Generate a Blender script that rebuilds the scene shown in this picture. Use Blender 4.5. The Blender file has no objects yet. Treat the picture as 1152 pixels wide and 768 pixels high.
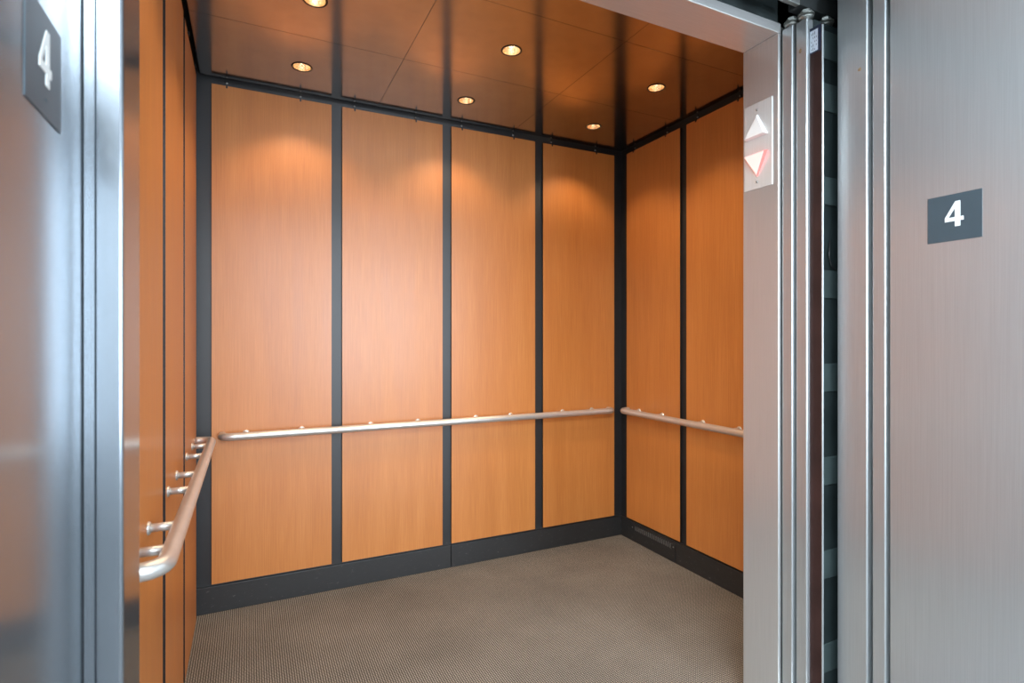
import bpy, bmesh, math, random
from mathutils import Vector, Matrix
random.seed(4)
S = bpy.context.scene
COL = S.collection
PI = math.pi

# ------------------------------------------------------------------ camera
cam_d = bpy.data.cameras.new('camera')
cam = bpy.data.objects.new('camera', cam_d)
COL.objects.link(cam)
cam.location = (0, 0, 1.217)
cam.rotation_euler = (PI/2, 0, -math.radians(25.8))
cam_d.sensor_width = 36
cam_d.lens = 612/1152*36
cam_d.shift_y = -2/1152
cam_d.clip_start = 0.02
cam_d.dof.use_dof = True
cam_d.dof.focus_distance = 2.2
cam_d.dof.aperture_fstop = 4.5
S.camera = cam

# ------------------------------------------------------------------ world, exposure
W = bpy.data.worlds.new('world')
S.world = W
W.use_nodes = True
bg = W.node_tree.nodes['Background']
bg.inputs[0].default_value = (0.62, 0.80, 1.0, 1)
bg.inputs[1].default_value = 3.0
vs = S.view_settings
vs.view_transform = 'Standard'
vs.look = 'None'
vs.gamma = 1.0
vs.use_curve_mapping = False
vs.exposure = 0.2

def area(name, loc, rot, sx, sy, power, color):
    d = bpy.data.lights.new(name, 'AREA')
    d.shape = 'RECTANGLE'; d.size = sx; d.size_y = sy
    d.energy = power; d.color = color
    o = bpy.data.objects.new(name, d); COL.objects.link(o)
    o.location = loc; o.rotation_euler = rot
    return o
# daylight coming in through the hall window, and an added fill brightening the hall
area('window_daylight', (1.65, -2.75, 1.45), (PI/2, 0, 0), 1.6, 1.9, 135, (0.80, 0.90, 1.0))
area('hall_fill', (-0.9, -1.2, 2.74), (0, 0, 0), 2.6, 1.6, 330, (0.82, 0.92, 1.0))
SPOT_POWER = 10
SPOT_COLOR = (1.0, 0.73, 0.47)

# ------------------------------------------------------------------ materials
def new_mat(name):
    m = bpy.data.materials.new(name); m.use_nodes = True
    nt = m.node_tree
    return m, nt, nt.nodes['Principled BSDF']
def N(nt, kind, **kw):
    n = nt.nodes.new(kind)
    for k, v in kw.items():
        setattr(n, k, v)
    return n
def ramp(nt, src, stops):
    r = N(nt, 'ShaderNodeValToRGB')
    el = r.color_ramp.elements
    el[0].position, el[0].color = stops[0][0], (*stops[0][1], 1)
    el[1].position, el[1].color = stops[-1][0], (*stops[-1][1], 1)
    for p, c in stops[1:-1]:
        e = el.new(p); e.color = (*c, 1)
    nt.links.new(src, r.inputs[0])
    return r
def pos_noise(nt, scale_vec, scale, detail=3, rough=0.5):
    g = N(nt, 'ShaderNodeNewGeometry')
    mp = N(nt, 'ShaderNodeMapping')
    mp.inputs['Scale'].default_value = scale_vec
    nt.links.new(g.outputs['Position'], mp.inputs[0])
    no = N(nt, 'ShaderNodeTexNoise')
    no.inputs['Scale'].default_value = scale
    no.inputs['Detail'].default_value = detail
    no.inputs['Roughness'].default_value = rough
    nt.links.new(mp.outputs[0], no.inputs[0])
    return no
def plain(name, col, rough=0.5, metal=0.0, spec=0.5, vary=0.06):
    m, nt, p = new_mat(name)
    no = pos_noise(nt, (1, 1, 1), 9, 4)
    a = tuple(c*(1-vary) for c in col); b = tuple(min(1, c*(1+vary)) for c in col)
    r = ramp(nt, no.outputs[0], [(0.3, a), (0.7, b)])
    nt.links.new(r.outputs[0], p.inputs['Base Color'])
    p.inputs['Roughness'].default_value = rough
    p.inputs['Metallic'].default_value = metal
    p.inputs['Specular IOR Level'].default_value = spec
    return m
def brushed(name, col, rough, aniso, grain=(90, 90, 0.8), metal=1.0):
    m, nt, p = new_mat(name)
    no = pos_noise(nt, grain, 6, 3, 0.6)
    blot = pos_noise(nt, (1, 1, 1), 5, 4, 0.55)
    r = ramp(nt, no.outputs[0], [(0.25, tuple(c*0.93 for c in col)), (0.75, tuple(min(1, c*1.06) for c in col))])
    nt.links.new(r.outputs[0], p.inputs['Base Color'])
    p.inputs['Metallic'].default_value = metal
    mr = N(nt, 'ShaderNodeMapRange')
    mr.inputs['From Min'].default_value = 0.3; mr.inputs['From Max'].default_value = 0.7
    mr.inputs['To Min'].default_value = rough*0.95; mr.inputs['To Max'].default_value = rough*1.05
    nt.links.new(blot.outputs[0], mr.inputs[0])
    p.inputs['Roughness'].default_value = rough
    if aniso:
        p.inputs['Anisotropic'].default_value = aniso
        t = N(nt, 'ShaderNodeTangent'); t.direction_type = 'RADIAL'; t.axis = 'Z'
        nt.links.new(t.outputs[0], p.inputs['Tangent'])
    return m
def wood_mat():
    m, nt, p = new_mat('cherry_laminate')
    fine = pos_noise(nt, (75, 75, 1.6), 3.0, 5, 0.65)
    broad = pos_noise(nt, (7, 7, 0.5), 2.0, 4, 0.6)
    wav = N(nt, 'ShaderNodeMix'); wav.data_type = 'FLOAT'
    wav.inputs[0].default_value = 0.42
    nt.links.new(fine.outputs[0], wav.inputs[2]); nt.links.new(broad.outputs[0], wav.inputs[3])
    r = ramp(nt, wav.outputs[0], [(0.30, (0.43, 0.140, 0.028)), (0.5, (0.51, 0.182, 0.038)), (0.70, (0.59, 0.232, 0.056))])
    nt.links.new(r.outputs[0], p.inputs['Base Color'])
    mr = N(nt, 'ShaderNodeMapRange')
    mr.inputs['To Min'].default_value = 0.36; mr.inputs['To Max'].default_value = 0.46
    nt.links.new(broad.outputs[0], mr.inputs[0]); nt.links.new(mr.outputs[0], p.inputs['Roughness'])
    p.inputs['Specular IOR Level'].default_value = 0.8
    p.inputs['Coat Weight'].default_value = 0.06; p.inputs['Coat Roughness'].default_value = 0.2
    b = N(nt, 'ShaderNodeBump'); b.inputs['Strength'].default_value = 0.04; b.inputs['Distance'].default_value = 0.002
    nt.links.new(fine.outputs[0], b.inputs['Height']); nt.links.new(b.outputs[0], p.inputs['Normal'])
    return m
def black_mat(name='black_enamel', base=0.011, rough=0.46, scuff=True):
    m, nt, p = new_mat(name)
    sc = pos_noise(nt, (1, 1, 2), 38, 6, 0.7)
    r = ramp(nt, sc.outputs[0], [(0.0, (base, base, base*1.1)), (0.60, (base*1.4, base*1.45, base*1.5)), (0.65, (0.04, 0.04, 0.039)), (0.74, (0.2, 0.19, 0.18))])
    if scuff:
        g = N(nt, 'ShaderNodeNewGeometry'); sp = N(nt, 'ShaderNodeSeparateXYZ')
        nt.links.new(g.outputs['Position'], sp.inputs[0])
        lo = N(nt, 'ShaderNodeMapRange'); lo.inputs['From Min'].default_value = 0.10; lo.inputs['From Max'].default_value = 0.16
        lo.inputs['To Min'].default_value = 1; lo.inputs['To Max'].default_value = 0
        nt.links.new(sp.outputs['Z'], lo.inputs[0])
        mx = N(nt, 'ShaderNodeMix'); mx.data_type = 'RGBA'
        nt.links.new(lo.outputs[0], mx.inputs[0])
        mx.inputs[6].default_value = (base, base, base*1.1, 1)
        nt.links.new(r.outputs[0], mx.inputs[7]); nt.links.new(mx.outputs[2], p.inputs['Base Color'])
    else:
        p.inputs['Base Color'].default_value = (base, base, base*1.1, 1)
    p.inputs['Roughness'].default_value = rough
    p.inputs['Specular IOR Level'].default_value = 0.75
    return m
def carpet_mat():
    m, nt, p = new_mat('woven_carpet')
    g = N(nt, 'ShaderNodeNewGeometry')
    mp = N(nt, 'ShaderNodeMapping'); mp.inputs['Rotation'].default_value = (0, 0, 0.0)
    nt.links.new(g.outputs['Position'], mp.inputs[0])
    def wave(direction, scale):
        w = N(nt, 'ShaderNodeTexWave'); w.wave_type = 'BANDS'; w.bands_direction = direction
        w.inputs['Scale'].default_value = scale; w.inputs['Distortion'].default_value = 1.2
        w.inputs['Detail'].default_value = 2; w.inputs['Detail Scale'].default_value = 1.5
        nt.links.new(mp.outputs[0], w.inputs[0]); return w
    a = wave('X', 38); b = wave('Y', 38)
    mul = N(nt, 'ShaderNodeMath', operation='MULTIPLY')
    nt.links.new(a.outputs['Fac'], mul.inputs[0]); nt.links.new(b.outputs['Fac'], mul.inputs[1])
    no = pos_noise(nt, (1, 1, 1), 260, 3, 0.6)
    mx = N(nt, 'ShaderNodeMix'); mx.data_type = 'FLOAT'; mx.inputs[0].default_value = 0.4
    nt.links.new(mul.outputs[0], mx.inputs[2]); nt.links.new(no.outputs[0], mx.inputs[3])
    r = ramp(nt, mx.outputs[0], [(0.12, (0.038, 0.034, 0.028)), (0.35, (0.15, 0.131, 0.108)), (0.7, (0.48, 0.43, 0.36))])
    st = pos_noise(nt, (1, 1, 1), 2.4, 4, 0.6)
    r2 = ramp(nt, st.outputs[0], [(0.35, (0.80, 0.80, 0.80)), (0.65, (1.0, 1.0, 1.0))])
    mc = N(nt, 'ShaderNodeMix'); mc.data_type = 'RGBA'; mc.blend_type = 'MULTIPLY'; mc.inputs[0].default_value = 1
    nt.links.new(r.outputs[0], mc.inputs[6]); nt.links.new(r2.outputs[0], mc.inputs[7])
    nt.links.new(mc.outputs[2], p.inputs['Base Color'])
    p.inputs['Roughness'].default_value = 0.95; p.inputs['Specular IOR Level'].default_value = 0.1
    bu = N(nt, 'ShaderNodeBump'); bu.inputs['Strength'].default_value = 0.6; bu.inputs['Distance'].default_value = 0.002
    nt.links.new(mx.outputs[0], bu.inputs['Height']); nt.links.new(bu.outputs[0], p.inputs['Normal'])
    return m
def emit_mat(name, col, strength, base=(0.8, 0.8, 0.8)):
    m, nt, p = new_mat(name)
    p.inputs['Base Color'].default_value = (*base, 1)
    p.inputs['Emission Color'].default_value = (*col, 1)
    p.inputs['Emission Strength'].default_value = strength
    p.inputs['Roughness'].default_value = 0.35
    return m

M = {}
M['steel'] = brushed('brushed_stainless_steel', (0.56, 0.59, 0.60), 0.28, 0.7, metal=0.8)
M['frame'] = brushed('dimmed_frame_steel', (0.30, 0.345, 0.38), 0.2, 0.3, metal=0.8)  # shade in the colour: darker than the right frame, to dim the mirrored post
M['post'] = brushed('dimmed_post_steel', (0.27, 0.295, 0.32), 0.19, 0, metal=0.9)  # same steel with its base darkened to hold down hall glare
M['jamb'] = brushed('satin_stainless_steel', (0.62, 0.62, 0.61), 0.34, 0.5, metal=0.75)
M['header'] = brushed('satin_header_steel', (0.62, 0.62, 0.61), 0.26, 0, (2, 60, 60), 0.65)
M['ceiling'] = brushed('polished_ceiling_steel', (0.46, 0.43, 0.41), 0.15, 0, (2, 2, 2))
M['rail'] = brushed('satin_rail_steel', (0.66, 0.64, 0.61), 0.33, 0, (3, 3, 3), 0.7)
M['wood'] = wood_mat()
M['black'] = black_mat()
M['gloss'] = black_mat('black_gap', 0.006, 0.4, False)
M['carpet'] = carpet_mat()
M['brown'] = plain('brown_door_primer', (0.028, 0.012, 0.010), 0.5, 0, 0.25, 0.3)
M['ribs'] = plain('dark_green_grey_steel', (0.055, 0.078, 0.078), 0.42, 0.0, 0.5, 0.2)
M['sheet'] = plain('dark_sheet_steel', (0.022, 0.032, 0.033), 0.5, 0, 0.4, 0.3)
M['shaft'] = plain('shaft_dark', (0.02, 0.024, 0.024), 0.8)
M['dark'] = plain('dark_greasy_steel', (0.022, 0.030, 0.030), 0.55, 0, 0.4, 0.5)
M['vent'] = plain('pale_dusty_mesh', (0.17, 0.16, 0.145), 0.8)
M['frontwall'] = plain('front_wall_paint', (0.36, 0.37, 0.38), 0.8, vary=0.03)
M['bolt'] = plain('oily_grey_steel', (0.30, 0.31, 0.29), 0.42, 0.8, 0.5, 0.35)
M['alu'] = plain('sill_aluminium', (0.5, 0.5, 0.5), 0.35, 1)
M['slate'] = plain('slate_sign_plastic', (0.047, 0.068, 0.082), 0.45)
M['white'] = plain('white_sign_plastic', (0.80, 0.84, 0.82), 0.45, vary=0.02)
M['plate'] = brushed('lantern_plate_steel', (0.72, 0.73, 0.72), 0.40, 0, (90, 90, 0.8), 0.45)
M['arrow_up'] = plain('frosted_white_plastic', (0.82, 0.81, 0.79), 0.4, vary=0.01)
M['arrow_down'] = emit_mat('glowing_pink_plastic', (1.0, 0.55, 0.50), 0.85, (0.5, 0.36, 0.34))
M['arrow_side'] = emit_mat('glowing_red_plastic', (1.0, 0.10, 0.085), 2.2, (0.35, 0.05, 0.05))
M['screw'] = plain('screw_steel', (0.35, 0.35, 0.34), 0.3, 1)
M['paper'] = plain('white_paper', (0.50, 0.56, 0.64), 0.6, vary=0.02)
M['ink'] = plain('grey_ink', (0.16, 0.18, 0.22), 0.6)
M['label_border'] = plain('dark_blue_tape', (0.015, 0.022, 0.05), 0.4)
M['gold'] = brushed('gold_reflector', (0.97, 0.76, 0.54), 0.2, 0, (2, 2, 2))
M['rim'] = plain('dark_bronze_rim', (0.03, 0.015, 0.006), 0.4, 0.5)
M['bulb'] = emit_mat('halogen_bulb', (1.0, 0.88, 0.72), 60)
M['hallwall'] = plain('hall_paint', (0.72, 0.74, 0.75), 0.8, vary=0.03)
M['hallfloor'] = plain('hall_carpet', (0.16, 0.16, 0.16), 0.95, vary=0.3)
M['hallceil'] = plain('hall_ceiling_paint', (0.7, 0.7, 0.7), 0.9, vary=0.02)
M['patina'] = plain('rusty_brown', (0.24, 0.17, 0.10), 0.5)

# ------------------------------------------------------------------ mesh helpers
def bx(bm, x0, x1, y0, y1, z0, z1, bev=0.0, seg=2):
    vs_ = [bm.verts.new((x, y, z)) for x in (x0, x1) for y in (y0, y1) for z in (z0, z1)]
    F = [(0, 1, 3, 2), (4, 6, 7, 5), (0, 4, 5, 1), (2, 3, 7, 6), (0, 2, 6, 4), (1, 5, 7, 3)]
    fs = [bm.faces.new([vs_[i] for i in f]) for f in F]
    if bev:
        es = list({e for f in fs for e in f.edges})
        bmesh.ops.bevel(bm, geom=es, offset=bev, segments=seg, affect='EDGES', profile=0.5)
def obj(name, bm, mat, parent=None, smooth=False):
    bmesh.ops.recalc_face_normals(bm, faces=bm.faces)
    me = bpy.data.meshes.new(name)
    bm.to_mesh(me); bm.free()
    for m in (mat if isinstance(mat, (list, tuple)) else [mat]):
        me.materials.append(m)
    if smooth:
        for p in me.polygons: p.use_smooth = True
    o = bpy.data.objects.new(name, me); COL.objects.link(o)
    if parent:
        o.parent = parent
    return o
def rebase(o, loc):
    """move the origin of a parentless mesh to loc without moving its shape"""
    o.data.transform(Matrix.Translation(-Vector(loc))); o.location = loc
    return o
def tag(o, label, cat, group=None):
    o['label'] = label; o['category'] = cat
    if group: o['group'] = group
    return o
def wall_panel(x0, x1, y0, y1, z0, z1, ax):
    b = bmesh.new(); bx(b, x0, x1, y0, y1, z0, z1)
    o = obj('wall_panel', b, [M['wood'], M['gloss']])
    for p in o.data.polygons: p.material_index = 0 if abs(p.normal[ax]) > 0.9 else 1
    return o
def thing(name, label, cat, loc, group=None):
    o = bpy.data.objects.new(name, None); COL.objects.link(o)
    o.location = loc; o.empty_display_size = 0.05
    return tag(o, label, cat, group)
def struct(o):
    o['kind'] = 'structure'; return o
def part(name, bm, mat, parent, smooth=False):
    """bm is in world coordinates; parent may be nested"""
    o = obj(name, bm, mat, None, smooth)
    w = Vector((0, 0, 0)); q = parent
    while q: w += q.location; q = q.parent
    o.data.transform(Matrix.Translation(-w)); o.parent = parent
    return o
def lathe(bm, prof, origin, axis='Z', n=32, close=False):
    rings = []
    for r, h in prof:
        ring = []
        for k in range(n):
            a = 2*PI*k/n
            p = (r*math.cos(a), r*math.sin(a), h)
            if axis == 'Y': p = (p[0], p[2], p[1])
            if axis == 'X': p = (p[2], p[0], p[1])
            ring.append(bm.verts.new(Vector(p)+Vector(origin)))
        rings.append(ring)
    for a, b in zip(rings, rings[1:]):
        for k in range(n):
            bm.faces.new((a[k], a[(k+1) % n], b[(k+1) % n], b[k]))
    if close:
        bm.faces.new(rings[0]); bm.faces.new(rings[-1][::-1])
def tube(bm, pts, r, n=20):
    pts = [Vector(p) for p in pts]
    rings = []
    up = Vector((0, 0, 1))
    for i, p in enumerate(pts):
        d = (pts[min(i+1, len(pts)-1)] - pts[max(i-1, 0)]).normalized()
        u = up if abs(d.dot(up)) < 0.95 else Vector((1, 0, 0))
        s = d.cross(u).normalized(); t = s.cross(d).normalized()
        rings.append([bm.verts.new(p + r*(math.cos(2*PI*k/n)*s + math.sin(2*PI*k/n)*t)) for k in range(n)])
    for a, b in zip(rings, rings[1:]):
        for k in range(n):
            bm.faces.new((a[k], a[(k+1) % n], b[(k+1) % n], b[k]))
    bm.faces.new(rings[0]); bm.faces.new(rings[-1][::-1])
def rounded(pts, rad, n=7):
    """polyline with its inner corners rounded"""
    pts = [Vector(p) for p in pts]; out = [pts[0]]
    for i in range(1, len(pts)-1):
        a = (pts[i-1]-pts[i]).normalized(); b = (pts[i+1]-pts[i]).normalized()
        ang = a.angle(b); cut = rad/math.tan(ang/2)
        p0 = pts[i]+a*cut; p1 = pts[i]+b*cut
        for k in range(n+1):
            t = k/n
            out.append((1-t)**2*p0 + 2*t*(1-t)*pts[i] + t*t*p1)
    out.append(pts[-1]); return out
def prism(bm, poly, holes, frame, depth):
    """flat outline (u,v) with holes, extruded; frame = (origin, U, V, Nrm)"""
    o, U, V, Nn = [Vector(v) for v in frame]
    edges = []
    for loop in [poly]+holes:
        v = [bm.verts.new(o+U*a+V*b) for a, b in loop]
        edges += [bm.edges.new((v[i], v[(i+1) % len(v)])) for i in range(len(v))]
    r = bmesh.ops.triangle_fill(bm, edges=edges, use_beauty=True)
    fs = [g for g in r['geom'] if isinstance(g, bmesh.types.BMFace)]
    e = bmesh.ops.extrude_face_region(bm, geom=fs)
    bmesh.ops.translate(bm, verts=[g for g in e['geom'] if isinstance(g, bmesh.types.BMVert)], vec=Nn*depth)

# ------------------------------------------------------------------ dimensions
XL, XR = -0.205, 2.09        # car side walls (face of the wood)
YB = 2.76                    # car back wall (face of the wood)
YF = 1.313                   # inner face of the front return
ZC = 2.385                   # car ceiling
PT = 0.014                   # panel thickness
PZ0, PZ1 = 0.128, 2.357      # panel bottom and top
FXL, FXR = -0.205, 1.59      # hall frame reveals
HF = 0.50                    # hall wall face
HZ = 2.27                    # hall frame head

# ------------------------------------------------------------------ car shell
b = bmesh.new(); bx(b, XL-0.06, XR+0.06, 1.176, YB+0.06, -0.05, 0.0); struct(obj('floor', b, M['carpet']))
b = bmesh.new()
bx(b, XL-0.05, XR+0.05, YB+PT, YB+PT+0.03, 0, 2.50)
struct(obj('wall_back', b, M['black']))
b = bmesh.new()
bx(b, XL-PT-0.03, XL-PT, 1.10, YB+PT+0.03, 0, 2.50)
struct(obj('wall_left', b, M['black']))
b = bmesh.new()
bx(b, XR+PT, XR+PT+0.03, YF-0.02, YB+PT+0.03, 0, 2.50)
struct(obj('wall_right', b, M['black']))
# skirting boards: black sheet, a little proud of the backing; the seam stands at the second joint
def skirt(name, boxes):
    b = bmesh.new()
    for q in boxes: bx(b, *q, 0.0, 0.118, 0.0015)
    struct(obj(name, b, M['black']))
skirt('baseboard_back', [(XL-PT, 0.972, YB+0.001, YB+PT), (0.975, XR+PT, YB+0.001, YB+PT)])
skirt('baseboard_right', [(XR+0.001, XR+PT, YF, YB)])
# ceiling sheets (3 x 3, thin joints) with holes for the downlights
LX = (0.204, 0.955, 1.700); LY = (1.47, 1.98, 2.49)
CX = (XL+0.012, 0.580, 1.330, XR-0.012); CY = (YF-0.01, 1.725, 2.235, YB-0.016)
b = bmesh.new()
for i in range(3):
    for j in range(3):
        x0, x1 = CX[i]+0.0008, CX[i+1]-0.0008; y0, y1 = CY[j]+0.0008, CY[j+1]-0.0008
        hole = [(LX[i]+0.036*math.cos(2*PI*k/32), LY[j]+0.036*math.sin(2*PI*k/32)) for k in range(32)]
        prism(b, [(x0, y0), (x1, y0), (x1, y1), (x0, y1)], [hole], ((0, 0, ZC), (1, 0, 0), (0, 1, 0), (0, 0, 1)), 0.003)
struct(obj('ceiling', b, M['ceiling']))
b = bmesh.new(); bx(b, XL-0.05, XR+0.05, 1.18, YB+0.05, 2.50, 2.53); struct(obj('ceiling_roof', b, M['gloss']))

# front return (right), header and jamb of the car doorway
b = bmesh.new()
bx(b, 1.500, 1.514, 1.176, YF, 0.0, 2.183, 0.003, 3)
bx(b, 1.514, XR+0.03, 1.19, YF, 0.0, 2.50)
struct(obj('trim_1', b, M['jamb']))
b = bmesh.new()
bx(b, XL-0.03, 1.512, 1.176, YF, 2.183, 2.214, 0.002, 2)
struct(obj('trim_2', b, M['header']))
b = bmesh.new()
bx(b, XL-0.03, XR+0.03, 1.19, YF, 2.2145, 2.50)
struct(obj('trim_10', b, M['dark']))

# ------------------------------------------------------------------ wood wall panels
bxs = [(-0.150, 0.361), (0.411, 0.925), (0.975, 1.482), (1.534, 2.038)]
sides = [(2.244, 2.704), (1.745, 2.196), (1.235, 1.695)]
blab = ['leftmost tall cherry wood panel on the back wall, palest and pinkish',
        'second cherry wood panel from the left on the back wall',
        'third cherry wood panel from the left on the back wall',
        'rightmost orange cherry wood panel on the back wall, beside the far corner']
G = 'cherry wood panels lining the elevator car'
for (x0, x1), lb in zip(bxs, blab):
    tag(rebase(wall_panel(x0, x1, YB, YB+PT, PZ0, PZ1, 1), ((x0+x1)/2, YB, PZ0)), lb, 'wall panel', G)
llab = ['narrow-looking cherry wood panel on the left wall, next to the back corner',
        'middle cherry wood panel on the left wall behind the handrail',
        'cherry wood panel on the left wall nearest the door post']
for (y0, y1), lb in zip(sides, llab):
    tag(rebase(wall_panel(XL-PT, XL, y0, y1, 0.004, PZ1, 0), (XL, (y0+y1)/2, PZ0)), lb, 'wall panel', G)
rlab = ['dark orange cherry wood panel on the right wall, next to the far corner',
        'dark orange cherry wood panel on the right wall, cut off by the steel jamb',
        'cherry wood panel on the right wall hidden beside the steel jamb']
for (y0, y1), lb in list(zip(sides, rlab))[:2]:
    tag(rebase(wall_panel(XR, XR+PT, y0, y1, PZ0, PZ1, 0), (XR, (y0+y1)/2, PZ0)), lb, 'wall panel', G)

# small hooks that hold the panels, in the dark slot under the ceiling
def clip(x, y, wall, lb):
    t = thing('panel_hook', lb, 'hook', (x, y, PZ1), 'black hooks in the slot above the wood panels')
    d = {'B': (0, -1), 'L': (1, 0), 'R': (-1, 0)}[wall]
    s = (1, 0) if wall == 'B' else (0, 1)
    b = bmesh.new()
    def q(s0, s1, d0, d1, z0, z1):
        xs = sorted((x+s[0]*s0+d[0]*d0, x+s[0]*s1+d[0]*d1)); ys = sorted((y+s[1]*s0+d[1]*d0, y+s[1]*s1+d[1]*d1))
        bx(b, xs[0], xs[1], ys[0], ys[1], z0, z1, 0.0006)
    q(-0.0035, 0.0035, -0.013, 0.006, PZ1-0.004, PZ1+0.004)
    q(-0.0035, 0.0035, 0.003, 0.006, PZ1-0.012, PZ1-0.004)
    q(-0.0035, 0.0035, -0.013, -0.010, PZ1+0.004, PZ1+0.030)
    part('bracket', b, M['gloss'], t)
    b = bmesh.new()
    c = Vector((x+d[0]*-0.010, y+d[1]*-0.010, PZ1+0.016))
    pr = [(0.0, -0.004), (0.004, -0.004), (0.005, -0.001), (0.005, 0.002)]
    sg = d[1] if wall == 'B' else d[0]
    pr = [(r, -h*sg*-1 if sg > 0 else h) for r, h in pr]
    lathe(b, pr, c, 'Y' if wall == 'B' else 'X', 12)
    part('screw', b, M['screw'], t, True)
ordw = ['first', 'second', 'third', 'fourth', 'fifth', 'sixth', 'seventh', 'eighth']
k = 0
for x0, x1 in bxs:
    for dx in (0.06, 0.37):
        clip(x0+dx, YB, 'B', ordw[k]+' panel hook from the left above the back wall'); k += 1
for n_, (y0, y1) in enumerate(sides):
    w = ['back', 'middle', 'front'][n_]
    clip(XL, y0+0.10, 'L', 'panel hook above the %s left-wall panel, on its doorway side' % w)
    clip(XL, y1-0.10, 'L', 'panel hook above the %s left-wall panel, on its far side' % w)
for n_, (y0, y1) in enumerate(sides[:2]):
    w = ['far', 'nearer'][n_]
    clip(XR, y0+0.11, 'R', 'panel hook above the %s right-wall panel, on its doorway side' % w)
    clip(XR, y1-0.07, 'R', 'panel hook above the %s right-wall panel, on its corner side' % w)

# ------------------------------------------------------------------ handrails
RZ = 0.788; RR = 0.0175; OFF = 0.062
def handrail(wall, a0, a1, posts, lb):
    """wall B: runs along x; L / R: runs along y"""
    if wall == 'B': P = lambda a, d, z: (a, YB-d, z); ax, sg = 'Y', -1
    if wall == 'L': P = lambda a, d, z: (XL+d, a, z); ax, sg = 'X', 1
    if wall == 'R': P = lambda a, d, z: (XR-d, a, z); ax, sg = 'X', -1
    t = thing('handrail', lb, 'handrail', P((a0+a1)/2, 0, RZ), 'tubular steel handrails in the elevator car')
    b = bmesh.new()
    tube(b, rounded([P(a0, 0.0, RZ), P(a0, OFF, RZ), P(a1, OFF, RZ), P(a1, 0.0, RZ)], 0.050), RR, 24)
    part('rail', b, M['rail'], t, True)
    for a in posts:
        b = bmesh.new(); tube(b, [P(a, 0, RZ+0.004), P(a, OFF-RR*0.5, RZ+0.004)], 0.0098, 16)
        st = part('standoff', b, M['rail'], t, True)
        b = bmesh.new()
        pr = [(0.0, 0.006), (0.0105, 0.006), (0.014, 0.0045), (0.0155, 0.0)]
        lathe(b, [(r, h*sg) for r, h in pr], P(a, 0, RZ+0.004), ax, 24)
        part('flange', b, M['rail'], st, True)
handrail('B', -0.108, 1.99, [-0.012, 0.225, 0.548, 0.79, 1.115, 1.325, 1.665, 1.87],
         'brushed steel handrail along the back wall')
handrail('L', 1.20, 2.655, [1.30, 1.46, 1.79, 1.99, 2.29, 2.50],
         'brushed steel handrail on the left wall, its rounded end nearest the viewer')
handrail('R', 1.38, 2.685, [2.585, 2.385, 2.08, 1.85, 1.57],
         'brushed steel handrail on the right wall, running behind the steel jamb')

# ------------------------------------------------------------------ recessed downlights
def downlight(x, y, lb):
    t = thing('recessed_downlight', lb, 'ceiling light', (x, y, ZC), 'recessed downlights in the car ceiling')
    z = ZC
    b = bmesh.new(); lathe(b, [(0.0355, 0.003), (0.0355, -0.001), (0.038, -0.003), (0.0415, -0.0022), (0.043, 0.0)], (x, y, z), n=40)
    part('trim_ring', b, M['rim'], t, True)
    b = bmesh.new(); lathe(b, [(0.0355, -0.001), (0.034, 0.012), (0.030, 0.026), (0.022, 0.040), (0.016, 0.046)], (x, y, z), n=40)
    part('reflector', b, M['gold'], t, True)
    b = bmesh.new(); lathe(b, [(0.0005, 0.022), (0.008, 0.024), (0.013, 0.031), (0.0155, 0.040), (0.016, 0.048)], (x, y, z), n=24)
    part('bulb', b, M['bulb'], t, True)
    d = bpy.data.lights.new('downlight_beam', 'SPOT')
    d.energy = SPOT_POWER; d.color = SPOT_COLOR; d.spot_size = math.radians(112); d.spot_blend = 0.55
    d.shadow_soft_size = 0.012
    o = bpy.data.objects.new('downlight_beam', d); COL.objects.link(o); o.parent = t; o.location = (0, 0, -0.004)
cw = ['left', 'middle', 'right']; rw = ['front row, nearest the doorway', 'middle row', 'back row, nearest the back wall']
for j in range(3):
    for i in range(3):
        downlight(LX[i], LY[j], 'small round recessed downlight, %s one of the %s' % (cw[i], rw[j]))

# ------------------------------------------------------------------ vent in the right skirting
t = thing('vent_grille', 'slotted black vent grille set in the right baseboard near the corner', 'vent', (XR, 2.46, 0.06))
b = bmesh.new()
y0, y1, z0, z1 = 2.28, 2.655, 0.010, 0.108
bx(b, XR-0.0035, XR+0.001, y0, y1, z0, 0.072, 0.0008)
bx(b, XR-0.0035, XR+0.001, y0, y1, 0.099, z1, 0.0008)
n = 19
for q in range(n+1):
    yy = y0+0.03+(y1-y0-0.06)*q/n
    bx(b, XR-0.0035, XR+0.0005, yy-0.0035, yy+0.0035, 0.0715, 0.0995)
bx(b, XR-0.0035, XR+0.001, y0, y0+0.028, 0.0715, 0.0995)
bx(b, XR-0.0035, XR+0.001, y1-0.028, y1, 0.0715, 0.0995)
part('grille', b, M['black'], t)
b = bmesh.new(); bx(b, XR-0.0005, XR+0.0008, y0+0.02, y1-0.02, 0.070, 0.101); part('mesh_screen', b, M['vent'], t)
for yy in (y0+0.012, y1-0.012):
    b = bmesh.new(); lathe(b, [(0.0002, -0.0055), (0.003, -0.0050), (0.004, -0.0035)], (XR, yy, 0.085), 'X', 12)
    part('screw', b, M['screw'], t, True)

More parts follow.
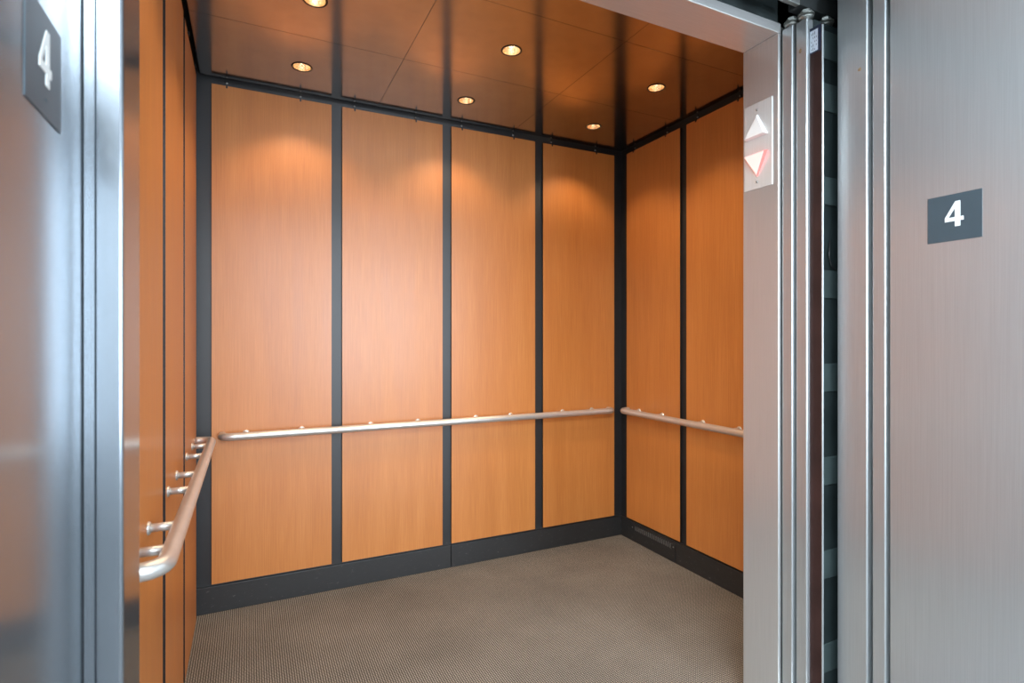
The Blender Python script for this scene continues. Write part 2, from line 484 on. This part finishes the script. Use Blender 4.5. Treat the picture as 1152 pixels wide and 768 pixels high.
# ------------------------------------------------------------------ car doors (open, stacked to the right)
def slab(x0, x1, y0, y1, z0, z1, mat, name, bev=0.004, lab=None):
    b = bmesh.new(); bx(b, x0, x1, y0, y1, z0, z1, bev, 4)
    o = struct(obj(name, b, mat)); return o
d1 = slab(1.508, 2.42, 1.134, 1.170, 0.012, 2.190, M['steel'], 'door_1')
d2 = slab(1.515, 2.42, 1.090, 1.127, 0.012, 2.190, M['steel'], 'door_2')
b = bmesh.new(); bx(b, 1.528, 1.536, 1.0525, 1.0905, 0.012, 2.156, 0.0015)
part('brown_vane', b, M['brown'], d2)
b = bmesh.new(); bx(b, 1.5285, 1.5350, 1.0500, 1.0535, 0.012, 2.152, 0.001)
part('edge_lip', b, M['steel'], d2)
b = bmesh.new(); bx(b, 1.542, 2.40, 1.0865, 1.0905, 0.012, 2.188)
part('back_sheet', b, M['sheet'], d2)
for k in range(8):
    zc = 0.241+0.2865*k
    if zc > 2.15: zc = 2.12
    b = bmesh.new(); bx(b, 1.576, 2.38, 1.081, 1.0862, zc-0.043, zc+0.043, 0.002, 2)
    part('stiffening_rib', b, M['ribs'], d2)
# sticker on the brown vane
t = thing('sticker', 'small white printed sticker with dark blue border, top of the open car door', 'sticker', (1.528, 1.07, 2.10))
b = bmesh.new(); bx(b, 1.5272, 1.528, 1.0545, 1.0895, 2.078, 2.155); part('border', b, M['label_border'], t)
b = bmesh.new(); bx(b, 1.5266, 1.5271, 1.0635, 1.0885, 2.082, 2.146); part('paper', b, M['paper'], t)
b = bmesh.new()
for k in range(4):
    yy = 1.067+0.005*k
    for q in range(5):
        zz = 2.086+0.0115*q
        if (k*3+q) % 4: bx(b, 1.5263, 1.5266, yy, yy+0.0022, zz, zz+random.uniform(0.004, 0.009))
part('print', b, M['ink'], t)
def spot(name, x, y, z, ry, rz, par):
    b = bmesh.new()
    pts = [(ry*math.cos(2*PI*k/14)*random.uniform(0.75, 1.1), rz*math.sin(2*PI*k/14)*random.uniform(0.75, 1.1)) for k in range(14)]
    prism(b, pts, [], ((x, y, z), (0, 1, 0), (0, 0, 1), (-1, 0, 0)), 0.0003)
    part(name, b, M['patina'], par)
spot('rust_spot', 1.515, 1.112, 2.098, 0.005, 0.007, d2)
# hanger bolts on top of the door panels
def hbolt(x, y, lb, z=2.190, s=1.0):
    t = thing('hanger_bolt', lb, 'bolt', (x, y, z), 'hanger bolts above the car doors')
    b = bmesh.new()
    lathe(b, [(0.0005, 0), (0.012*s, 0), (0.012*s, 0.006), (0.020*s, 0.007), (0.021*s, 0.012*s), (0.013*s, 0.014*s)], (x, y, z), n=20)
    part('bushing', b, M['bolt'], t, True)
    b = bmesh.new()
    lathe(b, [(0.014*s, 0.014*s), (0.0235*s, 0.016*s), (0.0235*s, 0.019*s), (0.013*s, 0.021*s)], (x, y, z), n=20)
    part('washer', b, M['bolt'], t)
    b = bmesh.new()
    lathe(b, [(0.015*s, 0.021*s), (0.0165*s, 0.030*s), (0.012*s, 0.034*s), (0.0005, 0.035*s)], (x, y, z), n=6)
    part('hex_nut', b, M['bolt'], t)
hbolt(1.530, 1.152, 'greasy steel hanger bolt on the rear car door panel, left of the pair')
hbolt(1.533, 1.106, 'greasy steel hanger bolt on the front car door panel, right of the pair')
hbolt(1.625, 1.106, 'steel hanger bolt further along the door top, beside the hall frame')
# door operator beams above the header
b = bmesh.new(); bx(b, -0.2, 1.505, 1.105, 1.120, 2.232, 2.262, 0.002)
tag(rebase(obj('door_track', b, M['bolt']), (0.65, 1.11, 2.232)), 'long grey steel door track above the car header', 'door track')
b = bmesh.new(); bx(b, 1.51, 2.4, 1.108, 1.150, 2.236, 2.30, 0.002)
tag(rebase(obj('hanger_plate', b, M['shaft']), (1.9, 1.12, 2.25)), 'dark steel hanger plate behind the hanger bolts', 'bracket')
b = bmesh.new(); tube(b, [(1.615, 1.085, 2.34), (1.640, 1.072, 2.255), (1.667, 1.068, 2.165), (1.69, 1.07, 2.11)], 0.0022, 8)
tag(obj('cable', b, M['patina'], None, True), 'thin reddish cable hanging beside the hanger bolts', 'cable')
# thin black wire loop in the slot
b = bmesh.new(); tube(b, rounded([(1.60, 1.0755, 1.52), (1.597, 1.0755, 1.47), (1.61, 1.0755, 1.44), (1.66, 1.0755, 1.42)], 0.01), 0.002, 8)
tag(obj('wire', b, M['gloss'], None, True), 'thin black wire curling down the ribbed back of the car door', 'wire')

# ------------------------------------------------------------------ hall doors (open, behind the hall frame)
slab(1.585, 2.50, 0.905, 0.941, 0.012, 2.262, M['steel'], 'door_3')
d4 = slab(1.579, 2.50, 0.951, 1.039, 0.012, 2.262, M['steel'], 'door_4')
spot('rust_spot', 1.579, 0.972, 1.993, 0.006, 0.0055, d4)

# ------------------------------------------------------------------ hall frame
b = bmesh.new()
bx(b, FXR, FXR+0.10, HF-0.012, 0.897, 0, HZ, 0.003, 3)
struct(obj('trim_3', b, M['steel']))
b = bmesh.new()
bx(b, FXL-0.10, FXL, HF-0.012, 0.925, 0, HZ, 0.003, 3)
struct(obj('trim_4', b, M['frame']))
# strike post of the left frame: stepped fold facing the hall
b = bmesh.new()
prof = [(-0.30, 0.926), (-0.2050, 0.926), (-0.2030, 0.9235), (-0.1915, 0.9235), (-0.1895, 0.9265), (-0.1880, 0.9265), (-0.1865, 0.920),
        (-0.1625, 0.920), (-0.1600, 0.9210), (-0.1583, 0.9228), (-0.1578, 0.926), (-0.1578, 1.043), (-0.30, 1.043)]
prism(b, prof, [], ((0, 0, 0), (1, 0, 0), (0, 1, 0), (0, 0, 1)), HZ)
struct(obj('trim_5', b, M['post']))
b = bmesh.new()
bx(b, FXL-0.10, FXR+0.10, HF-0.012, 1.043, HZ, HZ+0.12, 0.002)
struct(obj('trim_6', b, M['steel']))
# sills
b = bmesh.new()
for k in range(4): bx(b, -0.3, 2.4, 0.90+0.036*k, 0.925+0.036*k, -0.03, 0.0)
bx(b, -0.3, 2.4, 0.90, 1.045, -0.05, -0.012)
struct(obj('trim_7', b, M['alu']))
b = bmesh.new()
for k in range(3): bx(b, -0.2, 2.4, 1.075+0.034*k, 1.099+0.034*k, -0.03, 0.0)
bx(b, -0.2, 2.4, 1.075, 1.175, -0.05, -0.012)
struct(obj('trim_8', b, M['alu']))
# car's left strike post
b = bmesh.new(); bx(b, XL-0.06, XL-0.004, 1.085, 1.18, 0, 2.183, 0.002); struct(obj('trim_9', b, M['jamb']))

# ------------------------------------------------------------------ floor number signs
FOUR = [(.36, 1), (.53, 1), (.53, .37), (.64, .37), (.64, .215), (.53, .215), (.53, 0), (.345, 0), (.345, .215), (0, .215), (0, .375)]
HOLE = [(.345, .37), (.345, .735), (.125, .37)]
def sign(side, yc, zc, sz, lb):
    n = Vector((1, 0, 0)) if side == 'L' else Vector((-1, 0, 0))
    U = Vector((0, 1, 0)) if side == 'L' else Vector((0, -1, 0))
    x = FXL if side == 'L' else FXR
    t = thing('floor_number_sign', lb, 'sign', (x, yc, zc), 'floor number signs on the door frame')
    V = Vector((0, 0, 1)); o = Vector((x, yc, zc))
    b = bmesh.new(); h = sz/2
    prism(b, [(-h, -h), (h, -h), (h, h), (-h, h)], [], (o, U, V, n), 0.0012)
    part('plate', b, M['slate'], t)
    b = bmesh.new(); s = sz*0.535
    sc = lambda L: [((a-.32)*s+0.001, (c-.5)*s+sz*0.07) for a, c in L]
    prism(b, sc(FOUR), [sc(HOLE)], (o+n*0.0011, U, V, n), 0.0010)
    part('digit', b, M['white'], t)
    b = bmesh.new()
    for a, c in [(0.002, -0.038), (0.005, -0.038), (0.005, -0.0405), (-0.001, -0.0405)]:
        lathe(b, [(0.0009, 0), (0.0007, 0.0006*n.x), (0.0001, 0.0009*n.x)], o+n*0.0012+U*a+V*c, 'X', 8)
    part('braille', b, M['slate'], t, True)
sign('L', 0.768, 1.5225, 0.116, 'slate sign with white 4 on the left door frame, seen edge-on and out of focus')
sign('R', 0.745, 1.5235, 0.117, 'square slate sign with white number 4 on the right steel door frame')

# ------------------------------------------------------------------ hall lantern on the car jamb
XJ = 1.500
t = thing('direction_indicator', 'steel plate with white up arrow and glowing red down arrow on the jamb', 'indicator', (XJ, 1.25, 1.853))
b = bmesh.new(); bx(b, XJ-0.0032, XJ, 1.197, 1.305, 1.711, 1.992, 0.0012); part('faceplate', b, M['plate'], t)
def arrow(name, tri, ridge, mat):
    """tri in (y,z): raised triangular button with a sloping facet"""
    b = bmesh.new()
    base = [b.verts.new((XJ-0.0032, y, z)) for y, z in tri]
    cy = sum(p[0] for p in tri)/3; cz = sum(p[1] for p in tri)/3
    top = [b.verts.new((XJ-0.017 if i != ridge else XJ-0.009, cy+(y-cy)*0.86, cz+(z-cz)*0.86)) for i, (y, z) in enumerate(tri)]
    b.faces.new(top); b.faces.new(base[::-1])
    for i in range(3): b.faces.new((base[i], base[(i+1) % 3], top[(i+1) % 3], top[i]))
    bmesh.ops.bevel(b, geom=list(b.edges), offset=0.0008, segments=1, affect='EDGES')
    o = part(name, b, mat, t)
    if isinstance(mat, list):
        for p in o.data.polygons: p.material_index = 0 if p.normal.x < -0.75 else 1
    return o
o = arrow('up_arrow', [(1.252, 1.955), (1.300, 1.878), (1.212, 1.878)], 0, M['arrow_up'])
o['label'] = 'unlit white up arrow'
o = arrow('down_arrow', [(1.252, 1.748), (1.212, 1.826), (1.300, 1.826)], 0, [M['arrow_down'], M['arrow_side']])
o['label'] = 'lit red down arrow'
for zz in (1.968, 1.733):
    b = bmesh.new(); lathe(b, [(0.0001, -0.0075), (0.0025, -0.0072), (0.0038, -0.005)], (XJ, 1.253, zz), 'X', 14)
    part('screw', b, M['screw'], t, True)

# ------------------------------------------------------------------ hall and shaft
b = bmesh.new(); bx(b, -2.6, 4.2, -2.62, 0.90, -0.06, 0); struct(obj('floor_hall', b, M['hallfloor']))
b = bmesh.new(); bx(b, -2.6, 4.2, -2.62, HF+0.1, 2.75, 2.80); struct(obj('ceiling_hall', b, M['hallceil']))
b = bmesh.new()
bx(b, -2.6, FXL-0.02, HF, HF+0.10, 0, 3.2); bx(b, FXR+0.02, 4.2, HF, HF+0.10, 0, 3.2); bx(b, FXL-0.02, FXR+0.02, HF, HF+0.10, HZ+0.02, 3.2)
struct(obj('wall_front', b, M['frontwall']))
b = bmesh.new(); bx(b, -2.65, -2.6, -2.62, HF+0.1, 0, 2.8); struct(obj('wall_hall_left', b, M['hallwall']))
b = bmesh.new(); bx(b, 4.2, 4.25, -2.62, HF+0.1, 0, 2.8); struct(obj('wall_hall_right', b, M['hallwall']))
WX0, WX1, WZ0, WZ1 = 0.85, 2.45, 0.5, 2.4
b = bmesh.new()
bx(b, -2.6, WX0, -2.66, -2.60, 0, 2.8); bx(b, WX1, 4.2, -2.66, -2.60, 0, 2.8)
bx(b, WX0, WX1, -2.66, -2.60, 0, WZ0); bx(b, WX0, WX1, -2.66, -2.60, WZ1, 2.8)
struct(obj('wall_hall_back', b, M['hallwall']))
b = bmesh.new()
for x in (WX0, (WX0+WX1)/2-0.02, WX1-0.04): bx(b, x, x+0.04, -2.65, -2.61, WZ0, WZ1)
for z in (WZ0, WZ1-0.04): bx(b, WX0, WX1, -2.65, -2.61, z, z+0.04)
struct(obj('window_1', b, M['alu']))
b = bmesh.new()
bx(b, -0.75, -0.70, HF+0.1, 3.3, -0.4, 3.2); bx(b, 3.4, 3.45, HF+0.1, 3.3, -0.4, 3.2)
bx(b, -0.75, 3.45, 3.25, 3.3, -0.4, 3.2); bx(b, -0.75, 3.45, HF, 3.3, 3.2, 3.25); bx(b, -0.75, 3.45, 0.90, 3.3, -0.45, -0.4)
struct(obj('wall_shaft', b, M['shaft']))
